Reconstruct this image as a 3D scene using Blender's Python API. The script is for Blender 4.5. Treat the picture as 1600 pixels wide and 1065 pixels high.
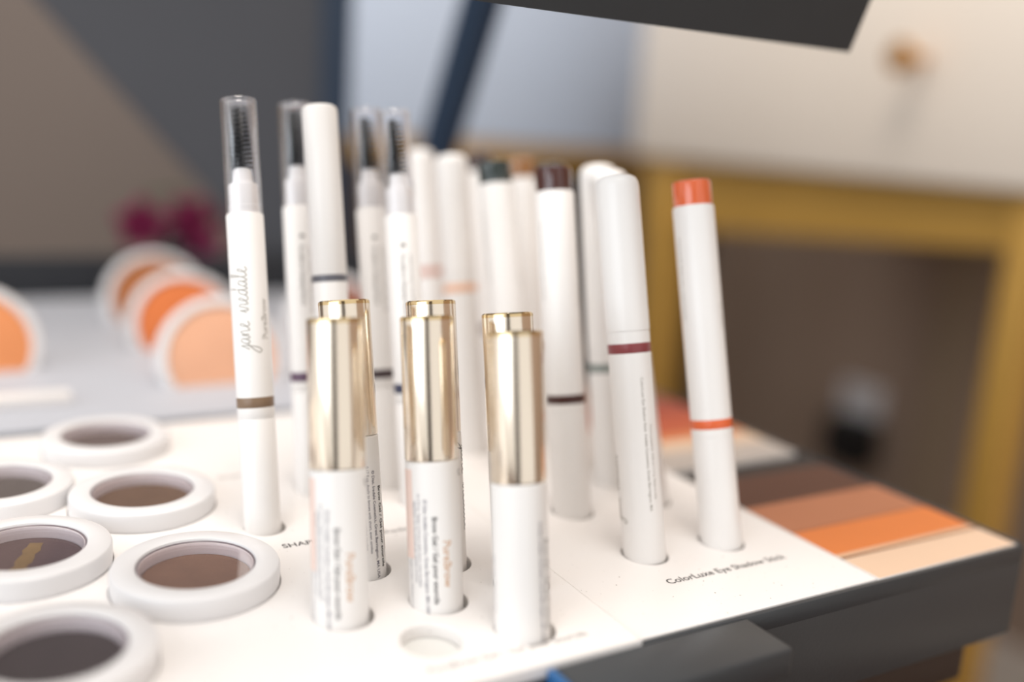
import bpy, bmesh, math, random
from mathutils import Vector, Matrix

for o in list(bpy.data.objects): bpy.data.objects.remove(o)
S = bpy.context.scene
COL = S.collection
Z0 = 0.72                       # height of the display surface above the floor (m)
MM = 0.001
random.seed(4)

# ---------------------------------------------------------------- camera
cam = bpy.data.cameras.new('camera'); co = bpy.data.objects.new('camera', cam); COL.objects.link(co)
S.camera = co
cam.sensor_width = 36; cam.lens = 34.65
cam.clip_start = 0.01; cam.clip_end = 30
co.matrix_world = Matrix(((0.86347399, 0.05115676, -0.50179243, 0),
                          (-0.5001785, 0.21518533, -0.83875905, 0),
                          (0.06507018, 0.97523241, 0.21139445, Z0 + 0.13864),
                          (0, 0, 0, 1)))
cam.dof.use_dof = True
cam.dof.focus_distance = 0.311
cam.dof.aperture_fstop = 2.2
cam.dof.aperture_blades = 0
# ---------------------------------------------------------------- light
w = bpy.data.worlds.new('room_light'); S.world = w; w.use_nodes = True
bg = w.node_tree.nodes['Background']
bg.inputs[0].default_value = (1.0, 0.975, 0.95, 1); bg.inputs[1].default_value = 1.04
def area(name, loc, target, sx, sy, power, col):
    l = bpy.data.lights.new(name, 'AREA'); l.shape = 'RECTANGLE'; l.size = sx; l.size_y = sy
    l.energy = power; l.color = col
    o = bpy.data.objects.new(name, l); COL.objects.link(o)
    o.location = loc
    o.rotation_euler = (Vector(target) - Vector(loc)).to_track_quat('-Z', 'Y').to_euler()
    return o
area('daylight_window', (-1.5, -0.25, 1.35), (0.2, 0.3, Z0 + .05), 1.5, 1.3, 16.5, (0.80, 0.90, 1.0))
area('ceiling_lamp', (0.05, 0.25, 2.5), (0.45, 0.55, Z0), 0.8, 0.8, 26, (1.0, 0.92, 0.84))
vs = S.view_settings
vs.view_transform = 'Standard'; vs.look = 'None'; vs.exposure = -0.05; vs.gamma = 1.0; vs.use_curve_mapping = False

# ---------------------------------------------------------------- materials
def lin(c):
    return tuple((x / 12.92 if x <= 0.04045 else ((x + 0.055) / 1.055) ** 2.4) for x in [v / 255 for v in c]) + (1,)
def mat(name, rgb, rough=0.4, metal=0.0, bump=0.0, bscale=300, vary=0.0, vscale=60, spec=0.5, coat=0.0):
    m = bpy.data.materials.new(name); m.use_nodes = True
    nt = m.node_tree; b = nt.nodes['Principled BSDF']
    c = lin(rgb)
    b.inputs['Base Color'].default_value = c
    b.inputs['Roughness'].default_value = rough
    b.inputs['Metallic'].default_value = metal
    b.inputs['Specular IOR Level'].default_value = spec
    b.inputs['Coat Weight'].default_value = coat
    tc = nt.nodes.new('ShaderNodeTexCoord')
    if vary > 0:
        n = nt.nodes.new('ShaderNodeTexNoise'); n.inputs['Scale'].default_value = vscale; n.inputs['Detail'].default_value = 4
        nt.links.new(tc.outputs['Object'], n.inputs['Vector'])
        mx = nt.nodes.new('ShaderNodeMix'); mx.data_type = 'RGBA'
        mx.inputs[6].default_value = tuple(v * (1 - vary) for v in c[:3]) + (1,)
        mx.inputs[7].default_value = tuple(min(1, v * (1 + vary)) for v in c[:3]) + (1,)
        nt.links.new(n.outputs['Fac'], mx.inputs[0]); nt.links.new(mx.outputs[2], b.inputs['Base Color'])
    if bump > 0:
        n2 = nt.nodes.new('ShaderNodeTexNoise'); n2.inputs['Scale'].default_value = bscale
        nt.links.new(tc.outputs['Object'], n2.inputs['Vector'])
        bp = nt.nodes.new('ShaderNodeBump'); bp.inputs['Strength'].default_value = bump; bp.inputs['Distance'].default_value = 0.001
        nt.links.new(n2.outputs['Fac'], bp.inputs['Height']); nt.links.new(bp.outputs[0], b.inputs['Normal'])
    return m
def clear_mat(name, tint=(0.99, 0.99, 1.0, 1), blend=0.35, rough=0.06, haze=0.0, milk=0.0):
    m = bpy.data.materials.new(name); m.use_nodes = True; nt = m.node_tree
    for n in list(nt.nodes): nt.nodes.remove(n)
    out = nt.nodes.new('ShaderNodeOutputMaterial'); mix = nt.nodes.new('ShaderNodeMixShader')
    tr = nt.nodes.new('ShaderNodeBsdfTransparent'); tr.inputs[0].default_value = tint
    gl = nt.nodes.new('ShaderNodeBsdfGlossy'); gl.inputs['Roughness'].default_value = rough
    gl.inputs[0].default_value = (1, 1, 1, 1)
    lw = nt.nodes.new('ShaderNodeLayerWeight'); lw.inputs[0].default_value = blend
    nt.links.new(lw.outputs['Facing'], mix.inputs[0])
    if haze:
        mr = nt.nodes.new('ShaderNodeMath'); mr.operation = 'ADD'; mr.inputs[1].default_value = haze; mr.use_clamp = True
        nt.links.new(lw.outputs['Facing'], mr.inputs[0]); nt.links.new(mr.outputs[0], mix.inputs[0])
    df = nt.nodes.new('ShaderNodeBsdfDiffuse'); df.inputs[0].default_value = (.9, .9, .92, 1)
    m2 = nt.nodes.new('ShaderNodeMixShader'); m2.inputs[0].default_value = milk
    nt.links.new(tr.outputs[0], m2.inputs[1]); nt.links.new(df.outputs[0], m2.inputs[2])
    nt.links.new(m2.outputs[0], mix.inputs[1]); nt.links.new(gl.outputs[0], mix.inputs[2]); nt.links.new(mix.outputs[0], out.inputs[0])
    return m
def specks(m):
    nt = m.node_tree; b = nt.nodes['Principled BSDF']; src = b.inputs['Base Color'].links[0].from_socket
    tc = [n for n in nt.nodes if n.type == 'TEX_COORD'][0]
    n = nt.nodes.new('ShaderNodeTexNoise'); n.inputs['Scale'].default_value = 900; n.inputs['Detail'].default_value = 1
    nt.links.new(tc.outputs['Object'], n.inputs['Vector'])
    cr = nt.nodes.new('ShaderNodeMapRange'); cr.inputs[1].default_value = .74; cr.inputs[2].default_value = .80
    nt.links.new(n.outputs['Fac'], cr.inputs[0])
    mx = nt.nodes.new('ShaderNodeMix'); mx.data_type = 'RGBA'; mx.inputs[7].default_value = (.25, .20, .17, 1)
    nt.links.new(cr.outputs[0], mx.inputs[0]); nt.links.new(src, mx.inputs[6]); nt.links.new(mx.outputs[2], b.inputs['Base Color'])
M = dict(
    plastic=mat('white_plastic', (240, 237, 234), 0.34, vary=0.01),
    pan=mat('white_ring_plastic', (226, 224, 224), 0.32, vary=0.01),
    plate=mat('white_acrylic', (240, 236, 233), 0.30, bump=0.02, bscale=900, vary=0.015, vscale=40),
    backplate=mat('shaded_white_acrylic', (182, 184, 191), 0.5, vary=.02),  # white acrylic with the upper panel's shade put into its colour
    liner=mat('pale_liner', (225, 224, 220), 0.5, vary=0.02),
    tray=mat('charcoal_powder_coat', (54, 57, 60), 0.36, bump=0.05, bscale=700, vary=0.10, vscale=25),
    panel=mat('dark_grey_board', (72, 74, 80), 0.6, vary=0.05, vscale=8),
    navy=mat('dark_blue_metal', (38, 54, 74), 0.45, vary=0.05),
    bluetape=mat('blue_edge', (40, 96, 150), 0.4, vary=0.05),
    gold=mat('satin_champagne_metal', (240, 228, 211), 0.19, 1.0, bump=0.012, bscale=2500),
    goldrim=mat('polished_champagne_rim', (222, 196, 150), 0.15, 1.0),
    brush=mat('black_bristles', (16, 17, 26), 0.5, vary=0.1),
    ink=mat('black_ink', (38, 34, 36), 0.6), greyink=mat('grey_ink', (120, 116, 112), 0.6),
    gilt=mat('copper_ink', (205, 160, 120), 0.45), pinkink=mat('pale_pink_ink', (240, 214, 202), 0.5),
    silver=mat('silver_grey_ink', (166, 161, 152), 0.4),
    cream=mat('cream_lacquer', (230, 218, 204), 0.45, vary=0.01, vscale=5),
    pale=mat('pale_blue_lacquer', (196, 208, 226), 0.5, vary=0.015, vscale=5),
    brass=mat('old_gold_paint', (188, 146, 70), 0.42, 0.25, vary=0.08, vscale=12),
    knob=mat('polished_brass', (214, 150, 50), 0.22, 0.8),
    wall=mat('taupe_wall_paint', (124, 112, 104), 0.85, bump=0.05, bscale=60, vary=0.04, vscale=3),
    floor=mat('dark_oak_boards', (96, 70, 52), 0.5, vary=0.25, vscale=4),
    wood=mat('dark_walnut', (48, 31, 22), 0.5, vary=0.25, vscale=14),
    white=mat('outlet_white', (225, 222, 222), 0.4), black=mat('black_rubber', (14, 14, 16), 0.5),
    petal=mat('magenta_petal', (168, 42, 100), 0.6, vary=0.2, vscale=90), petalp=mat('pink_petal', (205, 76, 140), 0.6, vary=0.2, vscale=90),
    stem=mat('green_stem', (60, 84, 44), 0.6, vary=0.1), vase=mat('smoky_vase_glass', (34, 40, 46), 0.12),
    clear=clear_mat('clear_cap_plastic', blend=0.15, rough=.10, milk=0.004),
    window=clear_mat('clear_window_plastic', blend=0.08, rough=0.03),
)
specks(M['plate'])
def colour_plastic(name, rgb, rough=0.3): return mat(name, rgb, rough, vary=0.04)

# ---------------------------------------------------------------- mesh helpers (millimetres in, metres out)
def finish(name, bm, m, parent=None, smooth=True, sharp=35):
    bmesh.ops.recalc_face_normals(bm, faces=bm.faces)
    me = bpy.data.meshes.new(name); bm.to_mesh(me); bm.free()
    for p in me.polygons: p.use_smooth = smooth
    if smooth: me.set_sharp_from_angle(angle=math.radians(sharp))
    for k in (m if isinstance(m, (list, tuple)) else [m]): me.materials.append(k)
    o = bpy.data.objects.new(name, me); COL.objects.link(o)
    if parent is not None: o.parent = parent
    return o
def lathe(prof, n=48, bm=None, mi=0, cap=False):
    """prof: list of (radius, z) in mm, revolved round local Z."""
    bm = bm or bmesh.new(); rings = []
    for r, z in prof:
        if r < 1e-6: rings.append([bm.verts.new((0, 0, z * MM))])
        else: rings.append([bm.verts.new((r * MM * math.sin(2 * math.pi * k / n), -r * MM * math.cos(2 * math.pi * k / n), z * MM)) for k in range(n)])
    for a, b in zip(rings, rings[1:]):
        for k in range(n):
            k2 = (k + 1) % n
            if len(a) == 1 and len(b) == 1: continue
            if len(a) == 1: f = bm.faces.new((a[0], b[k], b[k2]))
            elif len(b) == 1: f = bm.faces.new((a[k], a[k2], b[0]))
            else: f = bm.faces.new((a[k], a[k2], b[k2], b[k]))
            f.material_index = mi
    return bm
def box(bm, lo, hi, bev=0.0, seg=2):
    v = [bm.verts.new((x * MM, y * MM, z * MM)) for x in (lo[0], hi[0]) for y in (lo[1], hi[1]) for z in (lo[2], hi[2])]
    fs = [bm.faces.new([v[i] for i in q]) for q in ((0, 1, 3, 2), (4, 6, 7, 5), (0, 4, 5, 1), (2, 3, 7, 6), (0, 2, 6, 4), (1, 5, 7, 3))]
    if bev > 0:
        es = list({e for f in fs for e in f.edges})
        bmesh.ops.bevel(bm, geom=es, offset=bev * MM, segments=seg, profile=0.5, affect='EDGES')
    return bm
def boxobj(name, lo, hi, m, parent=None, bev=0.5):
    return finish(name, box(bmesh.new(), lo, hi, bev), m, parent)
def prism(pts, axis, a, b, bm=None):
    """extrude a polygon; axis 'x': pts are (y,z); 'y': pts are (x,z); 'z': pts are (x,y)."""
    bm = bm or bmesh.new()
    def P(p, t):
        return {'x': (t, p[0], p[1]), 'y': (p[0], t, p[1]), 'z': (p[0], p[1], t)}[axis]
    A = [bm.verts.new(Vector(P(p, a)) * MM) for p in pts]; B = [bm.verts.new(Vector(P(p, b)) * MM) for p in pts]
    bm.faces.new(A); bm.faces.new(B[::-1])
    for i in range(len(pts)):
        j = (i + 1) % len(pts); bm.faces.new((A[i], B[i], B[j], A[j]))
    return bm
def tube(bm, pts, r, n=10):
    pts = [Vector(p) * MM for p in pts]; rings = []
    for i, p in enumerate(pts):
        t = (pts[min(i + 1, len(pts) - 1)] - pts[max(i - 1, 0)]).normalized()
        a = t.cross(Vector((0, 0, 1)))
        if a.length < 1e-3: a = t.cross(Vector((1, 0, 0)))
        a.normalize(); b = t.cross(a)
        rr = (r[i] if isinstance(r, (list, tuple)) else r) * MM
        rings.append([bm.verts.new(p + rr * (math.cos(2 * math.pi * k / n) * a + math.sin(2 * math.pi * k / n) * b)) for k in range(n)])
    for A, B in zip(rings, rings[1:]):
        for k in range(n): bm.faces.new((A[k], A[(k + 1) % n], B[(k + 1) % n], B[k]))
    bm.faces.new(rings[0]); bm.faces.new(rings[-1][::-1])
    return bm
def plate_with_holes(name, outline, holes, top, thick, m, parent=None, bev=0.35):
    cu = bpy.data.curves.new(name, 'CURVE'); cu.dimensions = '2D'; cu.fill_mode = 'BOTH'
    cu.extrude = (thick / 2 - bev) * MM; cu.bevel_depth = bev * MM; cu.bevel_resolution = 2
    def sp(pts):
        s = cu.splines.new('POLY'); s.points.add(len(pts) - 1)
        for q, p in zip(s.points, pts): q.co = (p[0] * MM, p[1] * MM, 0, 1)
        s.use_cyclic_u = True
    sp(outline)
    for (x, y, rx, ry) in holes:
        sp([(x + rx * math.cos(2 * math.pi * k / 48), y + ry * math.sin(2 * math.pi * k / 48)) for k in range(48)])
    t = bpy.data.objects.new('t', cu); COL.objects.link(t)
    dg = bpy.context.evaluated_depsgraph_get(); me = bpy.data.meshes.new_from_object(t.evaluated_get(dg))
    bpy.data.objects.remove(t)
    me.transform(Matrix.Translation((0, 0, (top - thick / 2) * MM)))
    for p in me.polygons: p.use_smooth = True
    me.set_sharp_from_angle(angle=math.radians(35)); me.materials.clear(); me.materials.append(m); me.name = name
    o = bpy.data.objects.new(name, me); COL.objects.link(o)
    if parent is not None: o.parent = parent
    return o
# ---- lettering
def text_polys(body, size, spacing=1.0, bold=0.0):
    """flat letters: (verts in mm, faces); origin at the start of the baseline"""
    cu = bpy.data.curves.new('t', 'FONT'); cu.body = body; cu.size = size; cu.space_character = spacing
    cu.resolution_u = 3; cu.offset = bold; cu.fill_mode = 'FRONT'
    t = bpy.data.objects.new('t', cu); COL.objects.link(t)
    dg = bpy.context.evaluated_depsgraph_get(); me = bpy.data.meshes.new_from_object(t.evaluated_get(dg))
    bpy.data.objects.remove(t)
    V = [(v.co.x, v.co.y) for v in me.vertices]; F = [tuple(p.vertices) for p in me.polygons]
    bpy.data.meshes.remove(me)
    return V, F
# a joined handwriting: each letter is a pen path in a box with x-height 1
SCRIPT = {
    'j': (0.55, [(0, .1), (.25, .6), (.42, 1.0), (.38, .2), (.22, -.7), (-.1, -1.15), (-.35, -.9), (-.1, -.45), (.3, .0), (.55, .2)]),
    'a': (0.85, [(0, .2), (.2, .75), (.5, 1.0), (.25, .85), (.08, .4), (.25, .02), (.5, .35), (.62, .95), (.58, .3), (.7, .02), (.85, .2)]),
    'n': (0.9, [(0, .2), (.12, .9), (.18, .1), (.2, .5), (.42, .98), (.55, .7), (.58, .1), (.7, .02), (.9, .2)]),
    'e': (0.65, [(0, .2), (.3, .5), (.42, .85), (.28, 1.0), (.12, .6), (.15, .15), (.35, 0), (.65, .2)]),
    ' ': (0.9, None),
    'i': (0.45, [(0, .2), (.2, .95), (.2, .2), (.28, .02), (.45, .2)]),
    'r': (0.65, [(0, .2), (.18, .95), (.3, .9), (.4, .8), (.38, .2), (.48, .02), (.65, .2)]),
    'd': (0.9, [(0, .2), (.2, .75), (.5, 1.0), (.25, .85), (.08, .4), (.25, .02), (.5, .4), (.72, 2.1), (.62, .5), (.7, .02), (.9, .2)]),
    'l': (0.6, [(0, .2), (.3, .9), (.42, 1.8), (.3, 2.1), (.2, 1.4), (.22, .3), (.35, .02), (.6, .2)]),
}
def script_polys(word, size, width):
    V, F = [], []; x = 0
    runs, cur = [], []
    for ch in word:
        adv, pts = SCRIPT[ch]
        if pts is None:
            if cur: runs.append(cur)
            cur = []
        else: cur += [(x + px, py) for px, py in pts[(1 if cur else 0):]]
        x += adv
    if cur: runs.append(cur)
    for run in runs:
        P = []
        for i in range(len(run) - 1):
            p0, p1, p2, p3 = run[max(i - 1, 0)], run[i], run[i + 1], run[min(i + 2, len(run) - 1)]
            for s in range(4):
                t = s / 4
                P.append(tuple(0.5 * ((2 * p1[k]) + (-p0[k] + p2[k]) * t + (2 * p0[k] - 5 * p1[k] + 4 * p2[k] - p3[k]) * t * t + (-p0[k] + 3 * p1[k] - 3 * p2[k] + p3[k]) * t ** 3) * size for k in (0, 1)))
        P.append((run[-1][0] * size, run[-1][1] * size))
        b = len(V)
        for i, p in enumerate(P):
            q, r_ = P[max(i - 1, 0)], P[min(i + 1, len(P) - 1)]
            dx, dy = r_[0] - q[0], r_[1] - q[1]; L = math.hypot(dx, dy) or 1
            V += [(p[0] - dy / L * width / 2, p[1] + dx / L * width / 2), (p[0] + dy / L * width / 2, p[1] - dx / L * width / 2)]
        F += [(b + 2 * i, b + 2 * i + 1, b + 2 * i + 3, b + 2 * i + 2) for i in range(len(P) - 1)]
    return V, F
def wrap(bm, polys, r, ang, z, down=True, mi=0):
    """lay flat letters round a barrel of radius r: reading down (tops to the right) or up (tops to the left)"""
    V, F = polys; vs_ = []
    for u, v in V:
        s = v if down else -v; th = math.radians(ang) + s / r; zz = z - u if down else z + u
        vs_.append(bm.verts.new(((r + .05) * MM * math.sin(th), -(r + .05) * MM * math.cos(th), zz * MM)))
    for f in F:
        try: bm.faces.new([vs_[i] for i in f]).material_index = mi
        except ValueError: pass
def tag(o, label=None, cat=None, group=None, kind=None):
    if label: o['label'] = label
    if cat: o['category'] = cat
    if group: o['group'] = group
    if kind: o['kind'] = kind
    return o
def empty(name, x, y, z=0.0):
    o = bpy.data.objects.new(name, None); COL.objects.link(o); o.empty_display_size = 0.01
    o.location = (x * MM, y * MM, Z0 + z * MM); return o
def stand_up(o, x, y, d, twist=0.0, z=0.0):
    """local Z along d, local -Y towards the viewer's side"""
    zc = Vector(d).normalized(); yc = Vector((x, y, 0)).normalized(); yc = (yc - zc * yc.dot(zc)).normalized(); xc = yc.cross(zc)
    m = Matrix((xc, yc, zc)).transposed() @ Matrix.Rotation(math.radians(twist), 3, 'Z')
    o.matrix_world = Matrix.Translation((x * MM, y * MM, Z0 + z * MM)) @ m.to_4x4()

# ================================================================ the room
def struct(o): o['kind'] = 'structure'; return o
fl = Z0 / MM
def room_box(name, lo, hi, m): o = struct(boxobj(name, lo, hi, m, None, 0)); return o
room_box('floor', (-1800, -1400, -20), (1560, 2000, 0), M['floor'])
room_box('wall_back', (-1800, 1900, 0), (1560, 2000, 2600), M['wall'])
room_box('wall_right', (1450, -1400, 0), (1550, 1900, 2600), mat('warm_taupe_paint', (170, 147, 129), 0.85, bump=0.05, bscale=60, vary=0.04, vscale=3))
room_box('added_column', (-720, -1010, 0), (-330, -900, 2600), M['wood'])  # unseen dark column, added so the gold caps reflect a dark centre line
room_box('baseboard_right', (1436, -1400, 0), (1450, 1900, 110), M['cream'])
room_box('trim_1', (1438, 960, 110), (1450, 1040, 2600), mat('tan_trim', (168, 146, 122), 0.7))
room_box('baseboard_back', (-1800, 1886, 0), (1436, 1900, 110), M['cream'])

# ================================================================ furniture behind
d = empty('console_desk', 1120, 860, -fl)
tag(d, 'cream console desk with one wide drawer on an old-gold frame behind the sticks', 'desk')
def dz(v): return v + fl          # heights measured from the display surface -> local heights of the desk
def dbox(name, lo, hi, m, par, bev, org=(1120, 860)):
    return boxobj(name, (lo[0] - org[0], lo[1] - org[1], dz(lo[2])), (hi[0] - org[0], hi[1] - org[1], dz(hi[2])), m, par, bev)
dbox('cabinet_body', (915, 440, 108), (1385, 1190, 420), M['cream'], d, 3)
dbox('desk_top', (890, 425, 420), (1400, 1205, 442), M['cream'], d, 3)
dr = dbox('drawer', (895, 450, 112), (914.5, 1186, 412), M['cream'], d, 2)
kb = lathe([(0, 0), (5, 0), (5, 3), (3.6, 6), (4.2, 18), (9, 24), (15, 34), (16, 38), (14, 41), (0, 42)], 32)
k = finish('knob', kb, M['knob'], dr); k.matrix_local = Matrix.Translation(((893.5 - 1120) * MM, (704 - 860) * MM, dz(234) * MM)) @ Matrix.Rotation(math.radians(-90), 4, 'Y')
# apron: deeper at the far end
finish('front_rail', prism([(445 - 860, dz(108)), (1180 - 860, dz(108)), (1180 - 860, dz(8)), (445 - 860, dz(64))], 'x', 915 - 1120, 940 - 1120), M['brass'], d)
dbox('back_rail', (1350, 445, 60), (1375, 1180, 107.8), M['brass'], d, 1)
for y0 in (445, 1150):
    dbox('side_rail', (940, y0, 60), (1350, y0 + 25, 107.8), M['brass'], d, 1)
for lx, ly in ((906, 556), (906, 1096), (1340, 556)):
    dbox('leg', (lx, ly, -fl), (lx + 42, ly + (32 if ly < 700 else 62), 107.6), M['brass'], d, 2)

c = empty('low_cabinet', 980, 1620, -fl)
tag(c, 'pale blue-grey cabinet on dark legs with a thin gold rail, behind the dark slanted strut', 'cabinet')
def cbox(name, lo, hi, m, bev=2, par=None): return dbox(name, lo, hi, m, par or c, bev, (980, 1620))
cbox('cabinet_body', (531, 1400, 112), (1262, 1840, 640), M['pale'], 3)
cbox('frame_rail', (531, 1404, 78), (1262, 1440, 111.8), M['brass'])
for lx in (533, 1232):
    for ly in (1406, 1800): cbox('leg', (lx, ly, -fl), (lx + 28, ly + 30, 77.8 if ly < 1500 else 111.8), M['wood'])

ou = empty('wall_outlet', 1450, 1165, -345)
tag(ou, 'white wall socket plate low on the taupe wall below the cream desk', 'outlet')
boxobj('cover_plate', (-7, -44, -75), (0, 44, 70), M['white'], ou, 2)
pg = empty('power_plug', 1443, 1150, -375)
tag(pg, 'black power plug with its cord pushed into the white wall socket', 'plug')
boxobj('plug_body', (-62, -42, -44), (0, 42, 44), M['black'], pg, 6)
finish('cord', tube(bmesh.new(), [(-55, 0, -20), (-75, 0, -60), (-70, -10, -150), (-50, -30, -260), (-40, -60, -336), (-60, -160, -341), (-60, -300, -341)], 4), M['black'], pg)

# ================================================================ counter and display stand
ct = empty('display_counter', 90, 600, -fl)
tag(ct, 'dark brown wooden counter under the charcoal display stand', 'counter')
H = fl - 37.2
finish('cabinet_body', box(bmesh.new(), (-440, -385, 60), (245, 520, H - 24), 2), M['wood'], ct)
finish('counter_top', box(bmesh.new(), (-450, -392, H - 24), (250, 530, H), 2), M['wood'], ct)
finish('plinth', box(bmesh.new(), (-420, -350, 0), (225, 500, 60), 1), M['wood'], ct)

T = empty('display_stand', 90, 480, -37)
tag(T, 'charcoal cosmetics display stand with front ledge, slanted strut and tilted upper panel', 'display stand')
def L(p): return (p[0] - 90, p[1] - 480, p[2] + 37)
def tbox(name, lo, hi, m, bev=0.8, par=None): return finish(name, box(bmesh.new(), L(lo), L(hi), bev, 3), m, par or T)
XL = -330
bm = bmesh.new()
box(bm, L((XL, 196.6, -37)), L((346.5, 772, -7.0)), 0.5)
box(bm, L((XL, 196.6, -8)), L((167.6, 198.6, -4.5)), 0.3)
box(bm, L((167.7, 196.6, -8)), L((346.5, 198.5, -1.3)), 0.5)
box(bm, L((344.9, 198.6, -8)), L((346.8, 772, -0.6)), 0.4)
finish('tray', bm, M['tray'], T)
tbox('rear_lip', (XL, 760, -7.2), (346.5, 772, 28), mat('near_black_metal', (34, 36, 41), 0.5))
tbox('front_ledge', (137.5, 177.3, -10.5), (207, 196.9, -1.4), M['tray'], 1.1)
tbox('ledge_end_strip', (135.2, 178.5, -10.2), (137.6, 196.6, -1.5), M['bluetape'], 0.5)
def tprism(name, pts, axis, a, b, m):
    off = {'x': (-480, 37, -90), 'y': (-90, 37, -480)}[axis]
    return finish(name, prism([(p[0] + off[0], p[1] + off[1]) for p in pts], axis, a + off[2], b + off[2]), m, T)
# tilted panel above the tray, its lower edge nearest the eye
tprism('upper_panel', [(285, 177), (249, 277), (243, 275), (280.5, 175.6)], 'x', XL, 312, M['tray'])
for ax in (XL, 299): tprism('support_arm', [(247, 258), (243, 274), (600, 345), (606, 332)], 'x', ax, ax + 14, M['tray'])
tprism('cross_bar', [(578, 318), (578, 341), (606, 346), (606, 322)], 'x', XL, 336, M['tray'])
tprism('strut', [(729, -8), (543, 324), (583, 324), (768, -8)], 'x', 323, 336, M['navy'])
tbox('upright_post', (272, 772, -37), (296, 790, 345), M['navy'], 1)
tprism('side_board', [(240, -8), (185, 75), (70, 202), (-45, 330), (272, 330), (272, -8)], 'y', 776, 786, M['panel'])

# ---- white plates (each lifts out)
BROW = [(92, 310.7), (119.2, 338.3), (122.0, 313.5), (148.8, 334.8), (150.9, 312.6)]
GOLD = [(94.7, 242.8), (123.7, 240.4), (138.7, 215.3), (110.9, 268.6), (136.8, 263.4), (152.2, 240.0)]
PANS = [(62.6, 278.4), (59.2, 344.3), (56.8, 411.0), (20.8, 244.0), (19.3, 308.8), (15.4, 368.0)]
holes = [(x + .8, y + .4, 7.3, 7.8) for x, y in BROW] + [(x + .8, y + .2, 9.1, 9.5) for x, y in GOLD] + [(x, y, 24.9, 24.9) for x, y in PANS]
holes += [(112.4, 220.2, 9.0, 9.4)]
p = empty('brow_plate', 0, 0)
tag(p, 'white acrylic plate with round holes holding brow pencils, gold-capped tubes and powder rings', 'display plate')
plate_with_holes('perforated_sheet', [(XL + 5, 197.3), (166.9, 197.3), (166.9, 436.5), (XL + 5, 436.5)], holes, 0, 4.2, M['plate'], p)
boxobj('backing', (XL + 6, 199.5, -6.9), (166.5, 436, -4.3), M['liner'], p, 0.1)
def flat_text(name, body, x0, y0, length, m, parent, z=0.04, size=None, spacing=1.0, bold=0.0):
    V, F = text_polys(body, 1.0, spacing, bold); wd = max(v[0] for v in V)
    s = length / wd
    bm = bmesh.new(); vv = [bm.verts.new(((x0 + u * s) * MM, (y0 + v * s) * MM, z * MM)) for u, v in V]
    for f in F:
        try: bm.faces.new([vv[i] for i in f])
        except ValueError: pass
    return finish(name, bm, m, parent, False)
flat_text('printed_label', 'SHAPING', 93.4, 292.2, 17.5, M['ink'], p, bold=0.012)
flat_text('printed_label', 'Shade', 127.3, 291.0, 10.3, M['greyink'], p)
flat_text('printed_label', 'Shape', 89.6, 361.2, 9.5, M['greyink'], p)
flat_text('printed_label', 'PureBrow Gel / Gel pour sourcils', 104.8, 205.3, 49.5, M['greyink'], p)

EX = [(204.6, 244.6), (237.7, 242.9), (202.3, 286.4), (238.2, 285.0), (203.9, 326.0), (236.4, 308.2), (233.5, 330.5), (201.0, 364.0), (238.3, 367.0), (206.5, 408.5), (238.0, 408.0)]
q = empty('eye_stick_plate', 0, 0)
tag(q, 'white acrylic plate beside the colour card, holding the thicker eye shadow sticks', 'display plate')
plate_with_holes('perforated_sheet', [(168.8, 199.2), (267.3, 199.2), (267.3, 440.5), (168.8, 440.5)],
                 [(x + .5, y + .3, 8.3, 8.8) for x, y in EX], -1.0, 3.4, M['plate'], q)
boxobj('backing', (168.5, 199.5, -6.9), (267, 440, -4.5), M['liner'], q, 0.1)
flat_text('printed_label', 'ColorLuxe Eye Shadow Stick', 198.4, 223.2, 52.0, M['ink'], q, z=-0.95, bold=0.01)

r_ = empty('compact_plate', 0, 0)
tag(r_, 'white plate at the back of the stand with the standing powder compacts', 'display plate')
boxobj('sheet', (XL + 5, 449, -6.9), (321, 758, -1.0), M['backplate'], r_, 0.8)
boxobj('slot_rib', (XL + 20, 482, -1.1), (52, 492, 4.5), M['plate'], r_, 1.0)

# ---- colour cards
def card(name, label, y0, y1, strips, top=-1.2):
    e = empty(name, 0, 0); tag(e, label, 'colour card')
    boxobj('card_base', (268.6, y0, top - 3), (344.6, y1, top), M['plate'], e, 0.1)
    for a, b, col, nm in strips:
        m = bpy.data.materials.get('swatch_' + nm) or mat('swatch_' + nm, col, 0.55, vary=0.05, vscale=35)
        o = finish('swatch_band', box(bmesh.new(), (269.0, a, top), (344.2, b, top + .12), 0), m, e)
        o['label'] = nm.replace('_', ' ') + ' band'
    return e
card('swatch_card', 'colour card with peach, orange, tan and dark brown bands, nearest the front edge', 198.8, 303.0,
     [(199, 214.6, (222, 190, 162), 'pale_peach'), (214.6, 216.0, (120, 78, 52), 'thin_brown'), (216.0, 218.4, (215, 172, 138), 'light_peach'),
      (218.4, 238.6, (212, 120, 56), 'orange'), (238.6, 239.8, (150, 90, 60), 'fine_brown'), (239.8, 264.0, (174, 112, 78), 'tan'),
      (264.0, 292.0, (82, 46, 28), 'red_brown'), (292.0, 302.8, (44, 34, 30), 'dark_brown')])
card('swatch_card', 'colour card with grey-white, peach and terracotta bands, behind the brown one', 310.0, 440.0,
     [(310, 329, (176, 166, 158), 'warm_grey'), (329, 343, (206, 180, 156), 'cream'), (343, 352, (200, 122, 72), 'apricot'), (352, 376, (172, 78, 44), 'terracotta'),
      (376, 400, (150, 64, 40), 'brick'), (400, 439.8, (120, 70, 46), 'chestnut')])

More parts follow.
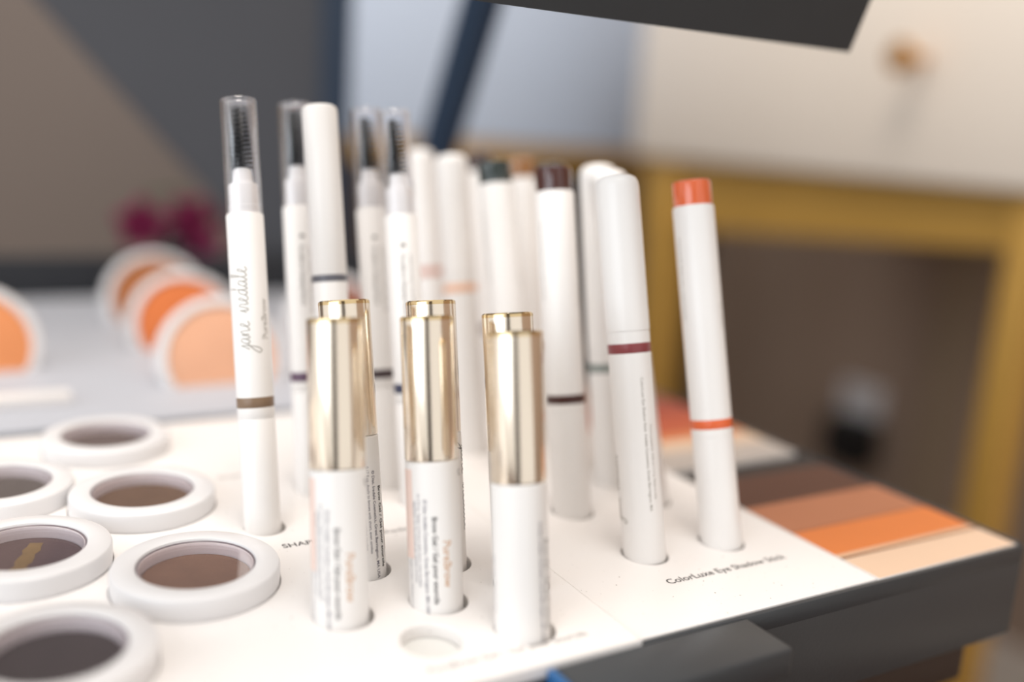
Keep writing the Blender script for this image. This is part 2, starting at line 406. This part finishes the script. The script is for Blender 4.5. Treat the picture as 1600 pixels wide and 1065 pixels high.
# ================================================================ powder rings
POWD = {n: mat('powder_' + n, c_, 0.75, bump=0.25, bscale=1500, vary=0.18, vscale=120) for n, c_ in
        dict(taupe=(128, 96, 78), brown=(112, 84, 62), grey=(98, 82, 78), plum=(86, 66, 66), ash=(88, 80, 76), deep=(66, 54, 52)).items()}
RINGLAB = [('taupe', 'white ring pot of warm taupe brow powder, nearest the black lettering'),
           ('brown', 'white ring pot of golden brown brow powder, behind the warm taupe one'),
           ('grey', 'white ring pot of grey-brown brow powder, farthest back and most blurred'),
           ('deep', 'white ring pot of dark powder, nearest the viewer and cut by the bottom edge'),
           ('plum', 'white ring pot of plum-brown brow powder, left neighbour of the warm taupe pot'),
           ('ash', 'white ring pot of ash brown brow powder, cut by the left picture edge halfway up')]
ring0 = None
for (x, y), (tone, lab) in zip(PANS, RINGLAB):
    if ring0 is None:
        ring0 = e = empty('powder_pot', x, y)
        finish('ring', lathe([(17.0, -1.5), (24.2, -1.5), (24.3, -1.0), (24.3, 5.2), (23.9, 6.1), (23.0, 6.6), (18.2, 6.8), (17.3, 6.5), (17.0, 5.8), (17.0, -1.5)], 96), M['pan'], e)
        wl = finish('inner_cup', lathe([(0, -1.0), (16.9, -1.0), (16.95, 5.6), (16.3, 5.6), (16.2, 0.9), (0, 0.9)], 72), mat('milky_clear_cup', (240, 228, 228), 0.25), e)
        finish('powder', lathe([(0, .9), (15.9, .9), (15.9, 1.8), (15.5, 2.1), (9, 2.25), (0, 2.3)], 72), POWD[tone], e)
        finish('clear_lid', lathe([(0, 4.9), (16.2, 4.9), (16.2, 5.4), (0, 5.4)], 72), M['window'], e)
        finish('rim_line', lathe([(16.6, 5.55), (17.0, 5.85), (16.75, 6.0), (16.4, 5.7), (16.6, 5.55)], 72), mat('smoky_rim', (120, 108, 112), 0.3), e)
    else:
        e = ring0.copy(); COL.objects.link(e); e.location = (x * MM, y * MM, Z0)
        for ch in list(ring0.children):
            c2 = ch.copy(); COL.objects.link(c2); c2.parent = e
            if ch.name.startswith('powder'):
                c2.data = ch.data.copy(); c2.data.materials[0] = POWD[tone]
    e.rotation_euler = (0, 0, random.uniform(0, 6.28))
    tag(e, lab, 'powder pot', 'white ring pots of brow powder')
    if tone == 'plum':      # a paler smear across the pressed powder
        bm = bmesh.new(); vv = []
        for i in range(9):
            t = -1 + i / 4
            for s_ in (-1, 1): vv.append(bm.verts.new(((t * 11) * MM, (s_ * (2.2 + .5 * math.sin(i * 2.3))) * MM, 2.36 * MM)))
        for i in range(8): bm.faces.new((vv[2 * i], vv[2 * i + 1], vv[2 * i + 3], vv[2 * i + 2]))
        sm = finish('powder_smear', bm, mat('ochre_powder', (124, 98, 62), 0.8, vary=0.3, vscale=200), e)
        e.rotation_euler = (0, 0, math.radians(70))

# ================================================================ brow pencils (clear cap, spoolie inside)
def band_mat(n, c_):
    return bpy.data.materials.get('band_' + n) or colour_plastic('band_' + n, c_, 0.35)
def spoolie(bm):
    tube(bm, [(0, 0, 120.5), (0, 0, 142)], [1.1, .5], 8)
    turns, n = 12, 20
    for i in range(turns * n):                      # bristles wound round the wire as short cones
        t = i / (turns * n); z = 122.2 + 19.4 * t; a = 2 * math.pi * i / n * 1.0 + t * 5
        rr = 4.1 * (1 - .40 * t ** 1.5) * (1 + .05 * math.sin(i))
        dx, dy = math.cos(a), math.sin(a)
        p0 = Vector((dx * .3, dy * .3, z)) * MM; p1 = Vector((dx * rr, dy * rr, z + .55)) * MM
        s = Vector((-dy, dx, 0)) * .42 * MM; u = Vector((0, 0, .38)) * MM
        v = [bm.verts.new(p0 + s), bm.verts.new(p0 - s), bm.verts.new(p0 + u), bm.verts.new(p0 - u), bm.verts.new(p1 + s * .5), bm.verts.new(p1 - s * .5), bm.verts.new(p1 + u * .5), bm.verts.new(p1 - u * .5)]
        for f in ((0, 2, 6, 4), (2, 1, 5, 6), (1, 3, 7, 5), (3, 0, 4, 7), (4, 6, 5, 7)): bm.faces.new([v[j] for j in f])
    return bm
def brow_pencil(pos, dirv, band, label, logo, hidden_cap=False):
    e = empty('brow_pencil', *pos); stand_up(e, pos[0], pos[1], dirv)
    R = 6.2
    tag(e, label, 'brow pencil', 'brow pencils with clear or white caps')
    finish('lower_cap', lathe([(0, -4.1), (5.0, -4.1), (R - .25, -3.4), (R, -2.6), (R, 37.3), (R - .12, 37.5), (R - .12, 37.7), (R, 37.9), (R, 41.3)], 48), M['plastic'], e)
    finish('colour_band', lathe([(R, 41.3), (R + .03, 41.35), (R + .03, 44.75), (R, 44.8)], 48), band_mat(*band), e)
    if not hidden_cap:
        finish('barrel', lathe([(R, 44.8), (R, 106.2), (R - .3, 106.7), (5.35, 106.8), (5.2, 107), (5.2, 109.5), (5.0, 109.7), (4.95, 116.2), (4.6, 116.9), (3.6, 117.2),
                                (3.25, 118.2), (3.1, 121), (2.6, 122), (1.6, 122.4), (0, 122.5)], 48), M['plastic'], e)
        finish('spoolie_brush', spoolie(bmesh.new()), M['brush'], e)
        finish('clear_cap', lathe([(5.3, 107.1), (R - .1, 107.1), (R - .1, 144.8), (R - .5, 145.5), (0, 145.6), (0, 144.5), (4.9, 144.3), (5.25, 143.8), (5.3, 107.1)], 48), M['clear'], e)
    else:
        finish('white_cap', lathe([(R, 88.8), (R + .12, 88.9), (R + .12, 143.2), (R - .2, 144.5), (R - 1, 145.2), (0, 145.4)], 48), M['plastic'], e)
    bm = bmesh.new()
    if logo == 'name':
        wrap(bm, script_polys('jane iredale', 3.55 / 1.1, .34), R, -3, 61.0, down=False)
        o = finish('printed_lettering', bm, M['silver'], e, False)
        bm = bmesh.new(); wrap(bm, text_polys('PureBrow', 3.5, .95), R, 58, 64, down=False)
        finish('printed_lettering', bm, M['silver'], e, False)
    elif logo == 'back':
        wrap(bm, text_polys('PureBrow Shaping Pencil', 2.2, 1.0, 0.02), R, -4, 92)
        wrap(bm, text_polys('Iredale Cosmetics, Great Barrington, MA', 1.5), R, 26, 92)
        wrap(bm, script_polys('a', 1.5, .5), R, 0, 96)
        finish('printed_lettering', bm, M['greyink'], e, False)
    else: bm.free()
    return e
brow_pencil(BROW[0], (-.004, .2255, .974), ('taupe', (128, 104, 82)), 'clear-capped brow pencil with taupe band, foremost and leftmost, reading silver script', 'name')
brow_pencil(BROW[1], (.004, .2235, .974), ('plum', (96, 70, 92)), 'clear-capped brow pencil partly hidden behind the white-capped one', 'back')
# white-capped: band sits high under the cap
def white_capped(pos, dirv, label):
    e = empty('brow_pencil', *pos); stand_up(e, pos[0], pos[1], dirv); R = 6.2
    tag(e, label, 'brow pencil', 'brow pencils with clear or white caps')
    finish('barrel', lathe([(0, -4.1), (5.0, -4.1), (R - .25, -3.4), (R, -2.6), (R, 82.6)], 48), M['plastic'], e)
    finish('colour_band', lathe([(R, 82.6), (R + .03, 82.65), (R + .03, 85.0), (R, 85.05)], 48), band_mat('slate', (92, 92, 100)), e)
    finish('white_cap', lathe([(R, 85.05), (R + .1, 85.2), (R + .1, 143.4), (R - .25, 144.6), (R - 1.1, 145.2), (0, 145.4)], 48), M['plastic'], e)
white_capped(BROW[2], (-.007, .227, .974), 'brow pencil with opaque white cap and slate band, between clear-capped ones')
brow_pencil(BROW[3], (-.011, .229, .973), ('dark_brown', (62, 46, 50)), 'clear-capped brow pencil left of its nearly touching twin, dark brown band', 'back')
brow_pencil(BROW[4], (-.010, .229, .973), ('navy', (52, 56, 84)), 'clear-capped brow pencil with navy band, rightmost of the clear caps', 'back')

# ================================================================ eye shadow sticks
def stick(pos, dirv, style, tone, label, words=None, bandpos=None):
    e = empty('eye_shadow_stick', *pos); stand_up(e, pos[0], pos[1], dirv); R = 7.3
    tag(e, label, 'eye shadow stick', 'eye shadow sticks on the right-hand plate')
    nm, c_ = tone; bm_ = band_mat(nm, c_)
    foot = [(0, -3.6), (R - 1.2, -3.6), (R - .3, -3.0), (R, -2.2)]
    if style == 'cap':
        bz = bandpos or 68.3
        finish('barrel', lathe(foot + [(R, bz)], 56), M['plastic'], e)
        finish('colour_band', lathe([(R, bz), (R + .03, bz + .05), (R + .03, bz + 3.2), (R, bz + 3.3)], 56), bm_, e)
        g = bz + 7.4
        finish('cap', lathe([(R, bz + 3.3), (R, g - .2), (R - .25, g - .1), (R - .25, g + .1), (R + .12, g + .25), (R + .12, 124.6), (R - .15, 126.2), (R - .9, 127.6), (R - 2.2, 128.4), (R - 4.2, 128.9), (0, 129.1)], 56), M['plastic'], e)
    else:
        finish('lower_cap', lathe(foot + [(R, 37.0), (R - .2, 37.15), (R - .2, 37.35), (R, 37.5), (R, 40.1)], 56), M['plastic'], e)
        finish('colour_band', lathe([(R, 40.1), (R + .03, 40.15), (R + .03, 43.35), (R, 43.4)], 56), bm_, e)
        finish('barrel', lathe([(R, 43.4), (R, 118.4), (R - .4, 119.1), (6.9, 119.2), (6.6, 119.3)], 56), M['plastic'], e)
        finish('coloured_end', lathe([(6.85, 119.15), (6.85, 127.2), (6.5, 127.9), (6.0, 128.1), (0, 128.1)], 56), mat('glossy_' + nm, c_, 0.12, vary=.03, coat=.6), e)
    bm = bmesh.new()
    if words == 'cap':
        wrap(bm, text_polys('ColorLuxe Eye Shadow Stick  Iredale Cosmetics, Great Barrington, MA', 1.55, 1.0, .01), R, 28, 60)
        wrap(bm, text_polys('Fard à paupières  0.06 oz / 1.7 g  Made in Italy', 1.35), R, 46, 44)
        wrap(bm, script_polys('jane iredale', 2.6, .3), R, -62, 12, down=False)
    elif words == 'left':
        wrap(bm, text_polys('ColorLuxe Eye Shadow Stick  Iredale Cosmetics', 1.5, 1.0, .01), R, -52, 108)
        wrap(bm, text_polys('Fard à paupières', 1.3), R, 64, 84)
    if words: finish('printed_lettering', bm, M['silver'], e, False)
    else: bm.free()
    return e
D = (-.02, .24, .97)
stick(EX[0], (-.022, .241, .97), 'cap', ('maroon', (138, 62, 66)), 'white-capped eye shadow stick with maroon band, tallest in front of the sticks', 'cap')
stick(EX[1], (-.028, .249, .968), 'tip', ('bright_orange', (226, 104, 56)), 'eye shadow stick with bright orange end and orange band, rightmost of all', 'left')
stick(EX[2], (-.005, .228, .974), 'tip', ('maroon_brown', (66, 28, 20)), 'eye shadow stick with glossy maroon-brown end, behind the right gold-capped tube', 'left')
stick(EX[3], (-.098, .232, .97), 'cap', ('brick_red', (160, 70, 50)), 'eye shadow stick almost wholly hidden behind the white-capped maroon-banded one')
stick(EX[4], (-.036, .243, .969), 'tip', ('dark_green', (46, 56, 54)), 'eye shadow stick with dark green-black end, left of the maroon-ended one', 'left')
stick(EX[5], (-.010, .206, .972), 'cap', ('grey_green', (120, 132, 128)), 'round-topped white eye shadow stick with grey-green band, between maroon-ended and white-capped', None, 44.5)
stick(EX[6], (-.034, .243, .969), 'tip', ('dark_slate', (44, 48, 52)), 'eye shadow stick with dark slate end peeping out right of the maroon one')
stick(EX[7], (-.02, .240, .97), 'cap', ('soft_orange', (240, 186, 150)), 'blurred white-capped eye shadow stick with pale orange band, behind the clear caps')
stick(EX[8], D, 'tip', ('amber', (150, 104, 62)), 'blurred eye shadow stick with amber end, behind the dark green one')
stick(EX[9], (-.024, .236, .97), 'cap', ('dusty_pink', (206, 150, 132)), 'most distant blurred white-capped eye shadow stick with dusty pink band')
stick(EX[10], D, 'tip', ('umber', (60, 36, 28)), 'blurred eye shadow stick with umber end, farthest of the coloured ends')

# ================================================================ gold-capped brow gel tubes
def tube_gel(pos, dirv, rot, label, sparse=False):
    e = empty('brow_gel_tube', *pos); stand_up(e, pos[0], pos[1], dirv, 0); R = 8.0
    tag(e, label, 'brow gel', 'gold-capped brow gel tubes')
    finish('barrel', lathe([(0, -4.1), (R - 1.2, -4.1), (R - .35, -3.6), (R, -2.6), (R, 41.8), (R - .3, 42.2), (R - 1, 42.3)], 64), M['plastic'], e)
    cp = finish('gold_cap', lathe([(R - 1, 42.35), (R - .1, 42.4), (R + .02, 42.7), (R + .02, 83.2), (R - .25, 84.2), (R - .55, 84.5), (R - .9, 84.55), (R - 1.1, 84.35), (0, 84.35)], 64), M['gold'], e)
    finish('cap_rim', lathe([(R + .02, 83.3), (R - .1, 84.15), (R - .5, 84.56), (R - .9, 84.6), (R - .5, 84.62), (R - .02, 84.2), (R + .07, 83.3), (R + .02, 83.3)], 64), M['goldrim'], cp)
    a = rot
    bm = bmesh.new()
    wrap(bm, text_polys('Brow Gel / Gel pour sourcils', 2.15, 1.0, .035), R, a - 4, 26.5)
    finish('printed_lettering', bm, M['ink'], e, False)
    bm = bmesh.new()
    wrap(bm, text_polys('© Dist. Iredale Cosmetics, Great Barrington, MA USA', 1.55, .98, .012), R, a - 22, 31.5)
    if not sparse: wrap(bm, text_polys('0.17 fl oz  Apply to brows with short, even strokes', 1.3), R, a - 36, 33)
    if not sparse: wrap(bm, text_polys('Appliquer sur les sourcils par petites touches', 1.3), R, a - 46, 31)
    wrap(bm, text_polys('Made in Italy / Fabriqué en Italie', 1.25), R, -70 if sparse else a - 62, 14 if not sparse else 22)
    finish('printed_lettering', bm, mat('slate_ink', (92, 88, 104), .6), e, False)
    bm = bmesh.new(); wrap(bm, text_polys('PureBrow', 3.5, .95, .02), R, a + 18, 19.5)
    finish('printed_lettering', bm, M['gilt'], e, False)
    bm = bmesh.new(); wrap(bm, script_polys('jane iredale', 3.2, .32), R, a + 96, 38 - 0, down=True)
    finish('printed_lettering', bm, M['ink'], e, False)
    if abs(a) < 20:
        bm = bmesh.new()
        for i in range(4):
            wrap(bm, ([(0, 0), (26, 0), (26, 1.3), (0, 1.3)], [(0, 1, 2, 3)]), R - .02, a - 86 + i * 9.3, 40)
        finish('printed_patch', bm, M['pinkink'], e, False)
    return e
tube_gel(GOLD[0], (.030, .2145, .976), -4, 'gold-capped brow gel tube, front left, blurred lettering, beside the powder pots')
tube_gel(GOLD[1], (.015, .218, .976), 3, 'gold-capped brow gel tube in front middle, black and copper lettering facing out')
tube_gel(GOLD[2], (.018, .214, .977), 66, 'gold-capped brow gel tube in front, rightmost, beside the empty hole', True)
tube_gel(GOLD[3], (-.010, .229, .973), 64, 'gold-capped brow gel tube behind the front left one, sharp lettering at its edge')
tube_gel(GOLD[4], (.006, .222, .975), -22, 'gold-capped brow gel tube behind the middle one, script at its right edge')
tube_gel(GOLD[5], (-.002, .214, .976), 120, 'gold-capped brow gel tube hidden behind the front right one, only its cap top showing')

# ================================================================ standing compacts
def compact(x, y, tone, label, lean=20):
    e = empty('powder_compact', x, y, -1.0)
    tag(e, label, 'powder compact', 'pressed powder compacts standing in the back plate')
    nm, c_ = tone; R = 33
    rot = Matrix.Rotation(math.radians(90 - lean), 4, 'X')
    off = Matrix.Translation((0, 9 * MM, 13 * MM))
    def put(o): o.matrix_local = off @ rot
    def cut(bm):     # the part below the plate sits in its slot: flat foot
        bmesh.ops.bisect_plane(bm, geom=bm.verts[:] + bm.edges[:] + bm.faces[:], plane_co=(0, -13.8 * MM, 0), plane_no=(0, -1, 0), clear_outer=True)
        es = [ed for ed in bm.edges if ed.is_boundary]
        if es: bmesh.ops.holes_fill(bm, edges=es)
        return bm
    put(finish('case', cut(lathe([(0, -11), (R - 3, -11), (R - .8, -10), (R, -7.5), (R, -2), (R - 1, 0), (R - 4.2, .8), (R - 5, 0), (R - 5.3, -1.5), (0, -1.5)], 64)), M['pan'], e))
    put(finish('pressed_powder', cut(lathe([(0, -1.45), (R - 5.4, -1.45), (R - 5.4, -.9), (R - 6, -.6), (0, -.6)], 64)), mat('pressed_' + nm, c_, 0.7, vary=0.06, vscale=60), e))
    put(finish('clear_window', cut(lathe([(0, -.4), (R - 5.2, -.4), (R - 5.2, .2), (0, .2)], 64)), M['window'], e))
compact(127, 494, ('peach', (240, 184, 146)), 'standing compact of pale peach powder, front of the blurred row')
compact(127, 580, ('orange', (232, 130, 66)), 'standing compact of orange powder, middle of the blurred row of three')
compact(126, 664, ('caramel', (184, 112, 58)), 'standing compact of caramel powder, rearmost of the blurred row of three')
compact(14, 548, ('apricot', (236, 154, 96)), 'standing compact of apricot powder, cut by the left picture edge')
compact(214, 560, ('cocoa', (156, 92, 64)), 'standing compact of cocoa powder, seen between the two leftmost brow pencils')

# ================================================================ orchid behind the stand
v = empty('flower_vase', 190, 915, -37)
tag(v, 'small dark vase behind the stand holding the magenta orchid', 'vase')
finish('vessel', lathe([(0, 0), (24, 0), (28, 6), (30, 22), (22, 44), (11, 56), (11, 62), (13, 64), (11.6, 64), (9.5, 61), (9.5, 56), (18, 42), (24, 24), (20, 6), (0, 5)], 40), M['vase'], v)
f_ = empty('orchid_spray', 190, 915, -30)
tag(f_, 'blurred magenta orchid flowers on a thin stem, far left behind the stand', 'flower')
finish('stem', tube(bmesh.new(), [(0, 0, 0), (0, 0, 60), (4, -2, 84), (0, -6, 94), (-22, -10, 92), (-40, -12, 84)], [2, 2, 1.8, 1.6, 1.4, 1.2]), M['stem'], f_)
def bloom(cx, cy, cz, R, m, rot):
    bm = bmesh.new()
    for k in range(5):
        a = 2 * math.pi * k / 5 + rot; ca, sa = math.cos(a), math.sin(a); grid = []
        for i in range(6):
            t = i / 5; wv = math.sin(math.pi * min(t * .86 + .1, 1)) * R * .42; row = []
            for j in range(-2, 3):
                s = j / 2; x, zz = t * R, s * wv; y = -6 * math.sin(t * 2.4) + 3 * s * s
                row.append(bm.verts.new(Vector((cx + x * ca - zz * sa, cy + y, cz + x * sa + zz * ca)) * MM))
            grid.append(row)
        for i in range(5):
            for j in range(4): bm.faces.new((grid[i][j], grid[i + 1][j], grid[i + 1][j + 1], grid[i][j + 1]))
    ext = bmesh.ops.solidify(bm, geom=bm.faces[:], thickness=.7 * MM)
    return finish('blossom', bm, m, f_)
bloom(-34, -18, 66, 24, M['petal'], .3); bloom(6, -20, 72, 22, M['petal'], 1.0); bloom(20, -16, 48, 17, M['petalp'], .5); bloom(38, -10, 78, 13, M['petal'], .1)
